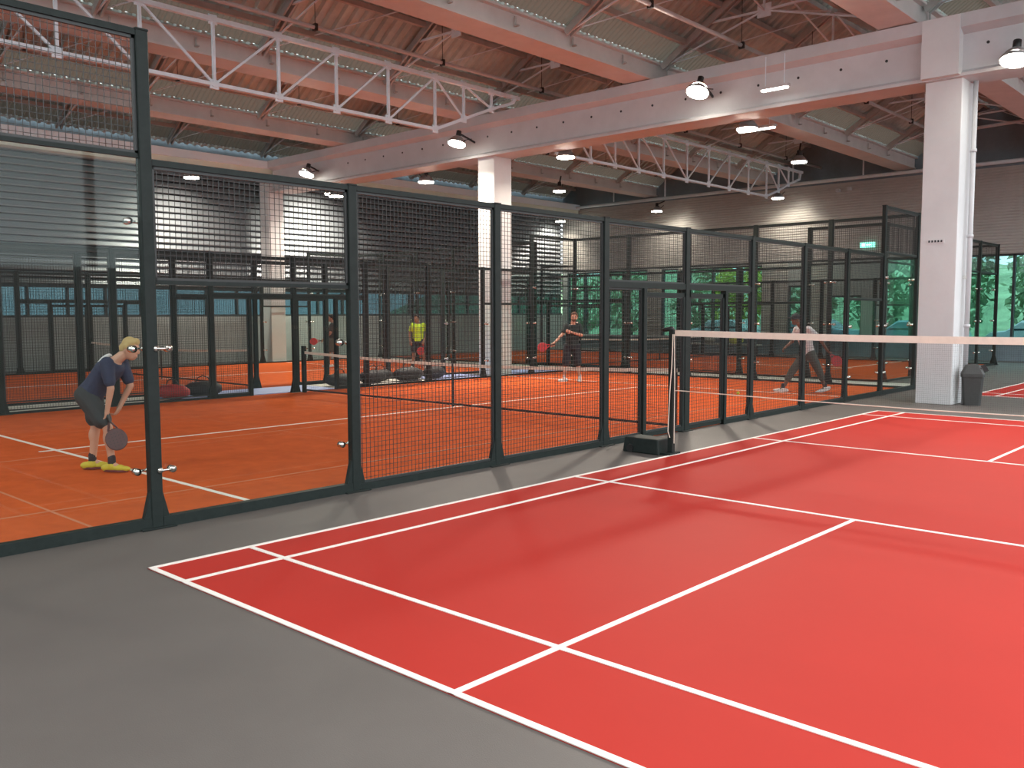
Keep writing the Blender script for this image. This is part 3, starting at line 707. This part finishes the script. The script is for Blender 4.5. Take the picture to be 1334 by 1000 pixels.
# ------------------------------------------------------------------ players
def player(base, scale, J, look, mats, spec, label):
    """J: joints in metres, X along the picture's horizontal, Y away, Z up"""
    e = empty('person', base); tag(e, label, 'person')
    W = lambda p: RX*p[0]*1. + AY*p[1] + V((0,0,p[2]))
    j = {k: W(v) for k, v in J.items()}
    F = W(look).normalized(); S = F.cross(V((0,0,1))).normalized()      # facing, person's right
    hipR, hipL = j['hipR'], j['hipL']; pel = (hipR+hipL)/2; sR, sL = j['shR'], j['shL']; ch = (sR+sL)/2
    sax = (sR-sL).normalized(); hax = (hipR-hipL).normalized(); spine = (ch-pel).normalized()
    fr = lambda ax: ax.cross(spine).normalized()
    def torso(m, g=0., top=True, lo=0.):
        rr = []
        for t, w_, d_ in ((-.10+lo,.145,.105),(.0,.165,.12),(.25,.150,.110),(.5,.155,.112),(.78,.178,.12),(.95,.165,.105),(1.06,.09,.075)):
            ax = hax.lerp(sax, min(1,max(0,t))).normalized(); c = pel.lerp(ch, t); f_ = fr(ax)
            rr.append([c + ax*math.cos(a)*(w_+g) + f_*math.sin(a)*(d_+g) for a in [2*math.pi*i/16 for i in range(16)]])
        m.loft(rr)
    hd = j['head']; nk = ch+spine*.03
    B = MB(); torso(B)
    B.cap_(nk, nk.lerp(hd, .75), .062, .055)
    U = V((0,0,1)).lerp(spine, .35).normalized(); Fh = (F - U*F.dot(U)).normalized(); Sh = Fh.cross(U).normalized()
    B.ell(hd, Sh*.076, Fh*.096, U*.118)                                    # skull
    B.ell(hd-U*.06+Fh*.028, Sh*.055, Fh*.062, U*.062)                       # jaw
    B.ell(hd+Fh*.098-U*.012, Sh*.014, Fh*.02, U*.026, 8, 6)                # nose
    for s in (-1,1): B.ell(hd+Sh*s*.078-U*.01-Fh*.01, Sh*.012, Fh*.02, U*.032, 8, 6)
    B.ell(hd+Fh*.088-U*.062, Sh*.024, Fh*.010, U*.008, 8, 6)               # lips
    for s, q in (('R',1),('L',-1)):
        B.cap_(j['sh'+s], j['el'+s], .050, .040); B.cap_(j['el'+s], j['wr'+s], .041, .027)
        B.ell(j['sh'+s].lerp(j['el'+s], .35), S*.05, F*.05, V((0,0,.07)))
        B.cap_(j['hip'+s], j['kn'+s], .088, .056); B.cap_(j['kn'+s], j['an'+s], .056, .036)
        B.ell(j['kn'+s].lerp(j['an'+s], .3)-F*.012, S*.056, F*.056, V((0,0,.10)))
        # hand: palm, four fingers, thumb
        w0 = j['wr'+s]; d = (w0-j['el'+s]).normalized(); hn = d.cross(F); hn = hn.normalized() if hn.length > .1 else S
        pn = d.cross(hn).normalized(); palm = w0+d*.085
        B.cap_(w0, w0+d*.03, .026, .030); B.ell(w0+d*.055, hn*.042, pn*.017, d*.05, 10, 7)
        for fi, (off, ln) in enumerate(((-.030,.060),(-.010,.072),(.011,.068),(.031,.052))):
            a0 = palm+hn*off; a1 = a0+d*ln*.45+pn*.010; a2 = a1+d*ln*.22+pn*.028; a3 = a2-d*.006+pn*.022
            B.cap_(a0-d*.01, a1, .0095, .009, 7); B.cap_(a1, a2, .009, .0085, 7); B.cap_(a2, a3, .0085, .0075, 7)
        t0 = w0+d*.03-hn*.035; t1 = t0+d*.035-hn*.022+pn*.012; t2 = t1+d*.026+pn*.018
        B.cap_(t0, t1, .0125, .011, 7); B.cap_(t1, t2, .011, .009, 7)
        an = j['an'+s]; td = W(spec['toe'][0 if s == 'R' else 1]).normalized(); B.cap_(an, an+td*.10-V((0,0,.045)), .034, .028)
    b = B.build('body', mats['skin'], e, True); rm = b.modifiers.new('r', 'REMESH'); rm.mode = 'VOXEL'; rm.voxel_size = .0085; rm.use_smooth_shade = True
    sm_ = b.modifiers.new('s', 'SMOOTH'); sm_.iterations = 3
    def cloth(mb_, name, m, vs=.011, it=5):
        o = mb_.build(name, m, e, True); r_ = o.modifiers.new('r', 'REMESH'); r_.mode = 'VOXEL'; r_.voxel_size = vs; r_.use_smooth_shade = True
        s_ = o.modifiers.new('s', 'SMOOTH'); s_.iterations = it; return o
    T = MB(); torso(T, .020, lo=-.06 if spec.get('long') else 0)
    for s in 'RL':
        T.cap_(j['sh'+s]*.9+ch*.1, j['sh'+s].lerp(j['el'+s], spec.get('sleeve', .6)), .078, .066)
    sh = cloth(T, 'shirt', mats['shirt'])
    Sx = MB()
    rr = []
    for t, w_, d_ in ((-.16,.175,.14),(.0,.185,.14),(.20,.165,.125)):
        c = pel.lerp(ch, t); f_ = fr(hax); rr.append([c + hax*math.cos(a)*w_ + f_*math.sin(a)*d_ for a in [2*math.pi*i/16 for i in range(16)]])
    Sx.loft(rr)
    for s in 'RL':
        k = spec.get('shorts', .75)
        h0 = j['hip'+s]
        if k <= 1: Sx.cap_(h0, h0.lerp(j['kn'+s], k), .115, .105)
        else: Sx.cap_(h0, j['kn'+s], .115, .085); Sx.cap_(j['kn'+s], j['kn'+s].lerp(j['an'+s], k-1), .085, .070)
    cloth(Sx, 'shorts', mats['shorts'])
    for i, s in enumerate('RL'):
        an = j['an'+s]; td = W(spec['toe'][i]).normalized(); sd = td.cross(V((0,0,1))).normalized(); 
        zz = an.z - .085
        A = MB().cap_(an-V((0,0,.01)), an-V((0,0,.04)), .048, .050)
        for q, w_, h_ in ((-.065,.038,.045),(.0,.042,.055),(.09,.046,.042),(.155,.036,.032)):
            A.ell(V((an.x,an.y,zz+.02))+td*q+V((0,0,h_*.45)), sd*w_, td*.07, V((0,0,h_)), 10, 7)
        so_ = cloth(A, 'shoe', mats['shoe'], .009, 3)
        MB().loft([[V((an.x,an.y,zz+z_))+td*(.045+math.cos(a)*.15)+sd*math.sin(a)*.048 for a in [2*math.pi*i_/14 for i_ in range(14)]] for z_ in (-.0,.022)]).build('sole', mats['sole'], so_)
        MB().cap_(an+V((0,0,.07)), an-V((0,0,.02)), .043, .044).build('sock', mats['sock'], e, True)
    for s in (-1,1): MB().ell(hd+Fh*.083+Sh*s*.032+U*.012, Sh*.012, Fh*.010, U*.008, 8, 6).build('eye', M['eye'], e, True)
    Hh = MB()
    if spec.get('cap'):
        Hh.ell(hd+U*.045-Fh*.005, Sh*.088, Fh*.106, U*.092); Hh.loft([[hd+U*(.055+q)+Fh*(.07+.11*math.sin(a))+Sh*.075*math.cos(a) for a in [math.pi*i/8 for i in range(9)]] for q in (-.008,.006)])
        Hh.build('cap', M['capm'], e, True)
    else:
        for (dx, dy, dz, r_) in ((0,-.02,.055,.085),(.035,.01,.075,.05),(-.035,.01,.075,.05),(0,-.055,.0,.07),(.055,-.02,.03,.045),(-.055,-.02,.03,.045),(0,.045,.095,.045)):
            Hh.ell(hd+Sh*dx+Fh*dy+U*dz, Sh*r_, Fh*r_, U*r_, 12, 8)
        cloth(Hh, 'hair', mats['hair'], .009, 2)
    if spec.get('beard'):
        Bd = MB().ell(hd-U*.072+Fh*.045, Sh*.060, Fh*.052, U*.048); Bd.build('beard', mats['hair'], e, True)
    return e, j, W
def racket(label, grip, direction, nrm, base, m, W=None):
    """padel racket: grip point, pointing direction, face normal"""
    d = direction.normalized(); n_ = (nrm - d*nrm.dot(d)).normalized(); s_ = d.cross(n_)
    e = empty('padel_racket', V(base)+grip); tag(e, label, 'padel racket')
    c = d*.27
    k = 22; ringsf = []
    for o_, r_ in ((-.019,.94),(-.012,1.),(.012,1.),(.019,.94)):
        ringsf.append([c + n_*o_ + s_*math.cos(t)*.115*r_ + d*math.sin(t)*.125*r_ for t in [2*math.pi*i/k for i in range(k)]])
    MB().loft(ringsf).build('racket_face', m, e)
    MB().cap_(-d*.06, d*.06, .017, .016).build('grip', M['black'], e, True)
    MB().bar(d*.05, c-d*.11+s_*.05, .018).bar(d*.05, c-d*.11-s_*.05, .018).build('throat', m, e)
    h_ = MB()
    for a in range(-2,3):
        for b_ in range(-2,3):
            if a*a+b_*b_ <= 5: h_.disc(c+s_*a*.035+d*b_*.035, n_, .006, .0405, 8)
    h_.build('face_holes', M['black'], e)
# bending player at the near left
b1 = (-4.18,1.44,.0)
e, j, W = player(b1, 1, dict(hipR=(-.11,-.10,.86), hipL=(-.11,.10,.86), knR=(.13,-.10,.50), knL=(-.09,.08,.50), anR=(.17,-.12,.10), anL=(-.13,.06,.10),
    shR=(.17,-.17,1.22), shL=(.20,.17,1.22), head=(.36,.02,1.37), elR=(.22,-.19,.95), elL=(.28,.17,.95), wrR=(.16,-.16,.71), wrL=(.17,.14,.72)),
    (1,-.05,-.25), dict(skin=M['skin'], shirt=M['navy'], shorts=M['dkgrey'], shoe=M['shoey'], sole=M['shoer'], sock=M['sock'], hair=M['hairblond']),
    dict(toe=[(1,-.15,0),(1,.25,0)], shorts=.75, sleeve=.75), 'fair-haired person bending forward in navy shirt, charcoal shorts and yellow shoes')
# white shoulder print on his shirt
pp = MB(); pel_ = (j['hipR']+j['hipL'])/2; ch_ = (j['shR']+j['shL'])/2; sp_ = (ch_-pel_).normalized(); bk_ = AY.cross(sp_).normalized()
bk_ = bk_ if bk_.z > 0 else -bk_
pp.ell(ch_ - sp_*.05 + bk_*.098, sp_*.10, AY*.12, bk_*.036, 16, 11)
pp.build('shirt_print', M['whitecl'], e, True)
racket('black padel racket held by the bending player beside the knee', j['wrR']+V((0,0,-.075))+RX*(.0), V((0,0,-1))+RX*.35, AY*1.-RX*.55, b1, M['darkr'])
# player in black facing the camera
b2_ = (-8.44,15.18,.0)
e, j, W = player(b2_, 1, dict(hipR=(-.10,0,.92), hipL=(.11,0,.92), knR=(-.16,-.03,.49), knL=(.15,-.03,.49), anR=(-.20,-.02,.09), anL=(.20,-.02,.09),
    shR=(-.17,-.02,1.44), shL=(.20,0,1.44), head=(.05,-.05,1.66), elR=(-.24,-.12,1.24), elL=(.24,-.10,1.20), wrR=(-.46,-.26,1.02), wrL=(-.04,-.30,1.28)),
    (-.15,-1,-.05), dict(skin=M['skin'], shirt=M['dkgreen'], shorts=M['blackcl'], shoe=M['shoew'], sole=M['shoew'], sock=M['whitecl'], hair=M['hairb']),
    dict(toe=[(-.8,-.6,0),(-.3,-1,0)], shorts=1.0, sleeve=.75, beard=True, long=True), 'bearded person in black tee and long black shorts holding out a red racket')
racket('red padel racket held out by the bearded player in black', j['wrR']+(j['wrR']-j['elR']).normalized()*.08, -RX+V((0,0,-.25)), AY, b2_, M['redr'])
# striding player with cap
b3 = (-2.63,16.1,.0)
e, j, W = player(b3, 1, dict(hipR=(.12,-.09,.86), hipL=(.08,.09,.87), knR=(.32,-.08,.48), knL=(-.22,.10,.46), anR=(.46,-.08,.12), anL=(-.42,.08,.09),
    shR=(.04,-.20,1.40), shL=(-.13,.15,1.39), head=(-.20,-.02,1.61), elR=(.28,-.22,1.18), elL=(-.20,.20,1.12), wrR=(.44,-.18,.96), wrL=(-.36,.14,1.0)),
    (-1,-.1,-.2), dict(skin=M['skin3'], shirt=M['whitecl'], shorts=M['khaki'], shoe=M['shoew'], sole=M['shoew'], sock=M['sock'], hair=M['hairblack']),
    dict(toe=[(-.9,0,-.25),(-1,0,.05)], shorts=1.45, sleeve=.7, cap=True, long=True), 'striding person in dark cap, white tee and grey green trousers')
racket('dark red padel racket trailing from the hand of the capped player', j['wrR']+(j['wrR']-j['elR']).normalized()*.08, RX*.75+V((0,0,-.8)), AY, b3, M['redr'])
# neon shirt
b4 = (-15.6,16.24,.0)
e, j, W = player(b4, 1, dict(hipR=(-.11,0,.88), hipL=(.11,0,.88), knR=(-.15,0,.48), knL=(.16,0,.48), anR=(-.18,0,.09), anL=(.20,0,.09),
    shR=(-.19,0,1.40), shL=(.19,0,1.40), head=(-.04,-.03,1.60), elR=(-.27,.02,1.13), elL=(.28,.02,1.13), wrR=(-.24,-.06,.88), wrL=(.20,-.15,.90)),
    (-.35,-1,-.05), dict(skin=M['skin2'], shirt=M['neon'], shorts=M['blackcl'], shoe=M['shoew'], sole=M['shoew'], sock=M['sock'], hair=M['hairblack']),
    dict(toe=[(-.4,-1,0),(.3,-1,0)], shorts=.7, sleeve=.6, long=True), 'standing person in a neon yellow shirt and black shorts')
racket('red padel racket hanging from the hand of the neon shirted player', j['wrL']+V((0,0,-.08)), V((0,0,-1))-RX*.45, AY, b4, M['redr'])
# grey shirt
b5 = (-18.4,14.93,.0)
e, j, W = player(b5, 1, dict(hipR=(.0,.1,.88), hipL=(.0,-.1,.88), knR=(.05,.1,.48), knL=(-.05,-.12,.48), anR=(.08,.12,.09), anL=(-.10,-.14,.09),
    shR=(.05,.17,1.40), shL=(.05,-.17,1.40), head=(-.03,0,1.62), elR=(.05,.22,1.12), elL=(.0,-.22,1.12), wrR=(-.15,.18,.98), wrL=(-.24,-.16,.93)),
    (-1,-.3,-.05), dict(skin=M['skin2'], shirt=M['dkgrey'], shorts=M['khaki'], shoe=M['shoew'], sole=M['shoew'], sock=M['sock'], hair=M['hairblack']),
    dict(toe=[(-1,0,0),(-1,-.2,0)], shorts=.75, sleeve=.6, long=True), 'person in a charcoal shirt seen past the padel net pole')
racket('red padel racket pointed sideways by the player in charcoal', j['wrL']+(j['wrL']-j['elL']).normalized()*.08, -RX+V((0,0,-.1)), AY, b5, M['redr'])
# ------------------------------------------------------------------ world & render settings
wd = bpy.data.worlds.new('world'); bpy.context.scene.world = wd; wd.use_nodes = True
bg = wd.node_tree.nodes['Background']; bg.inputs['Color'].default_value = (.90,.95,1,1); bg.inputs['Strength'].default_value = 3.9
sc = bpy.context.scene
sc.view_settings.view_transform = 'Standard'; sc.view_settings.look = 'None'; sc.view_settings.gamma = 1; sc.view_settings.exposure = 0
sc.view_settings.use_curve_mapping = False
cy = sc.cycles; cy.use_denoising = True; cy.max_bounces = 7; cy.diffuse_bounces = 4; cy.glossy_bounces = 3; cy.transparent_max_bounces = 40; cy.transmission_bounces = 4
cy.sample_clamp_indirect = 6; cy.caustics_reflective = False; cy.caustics_refractive = False
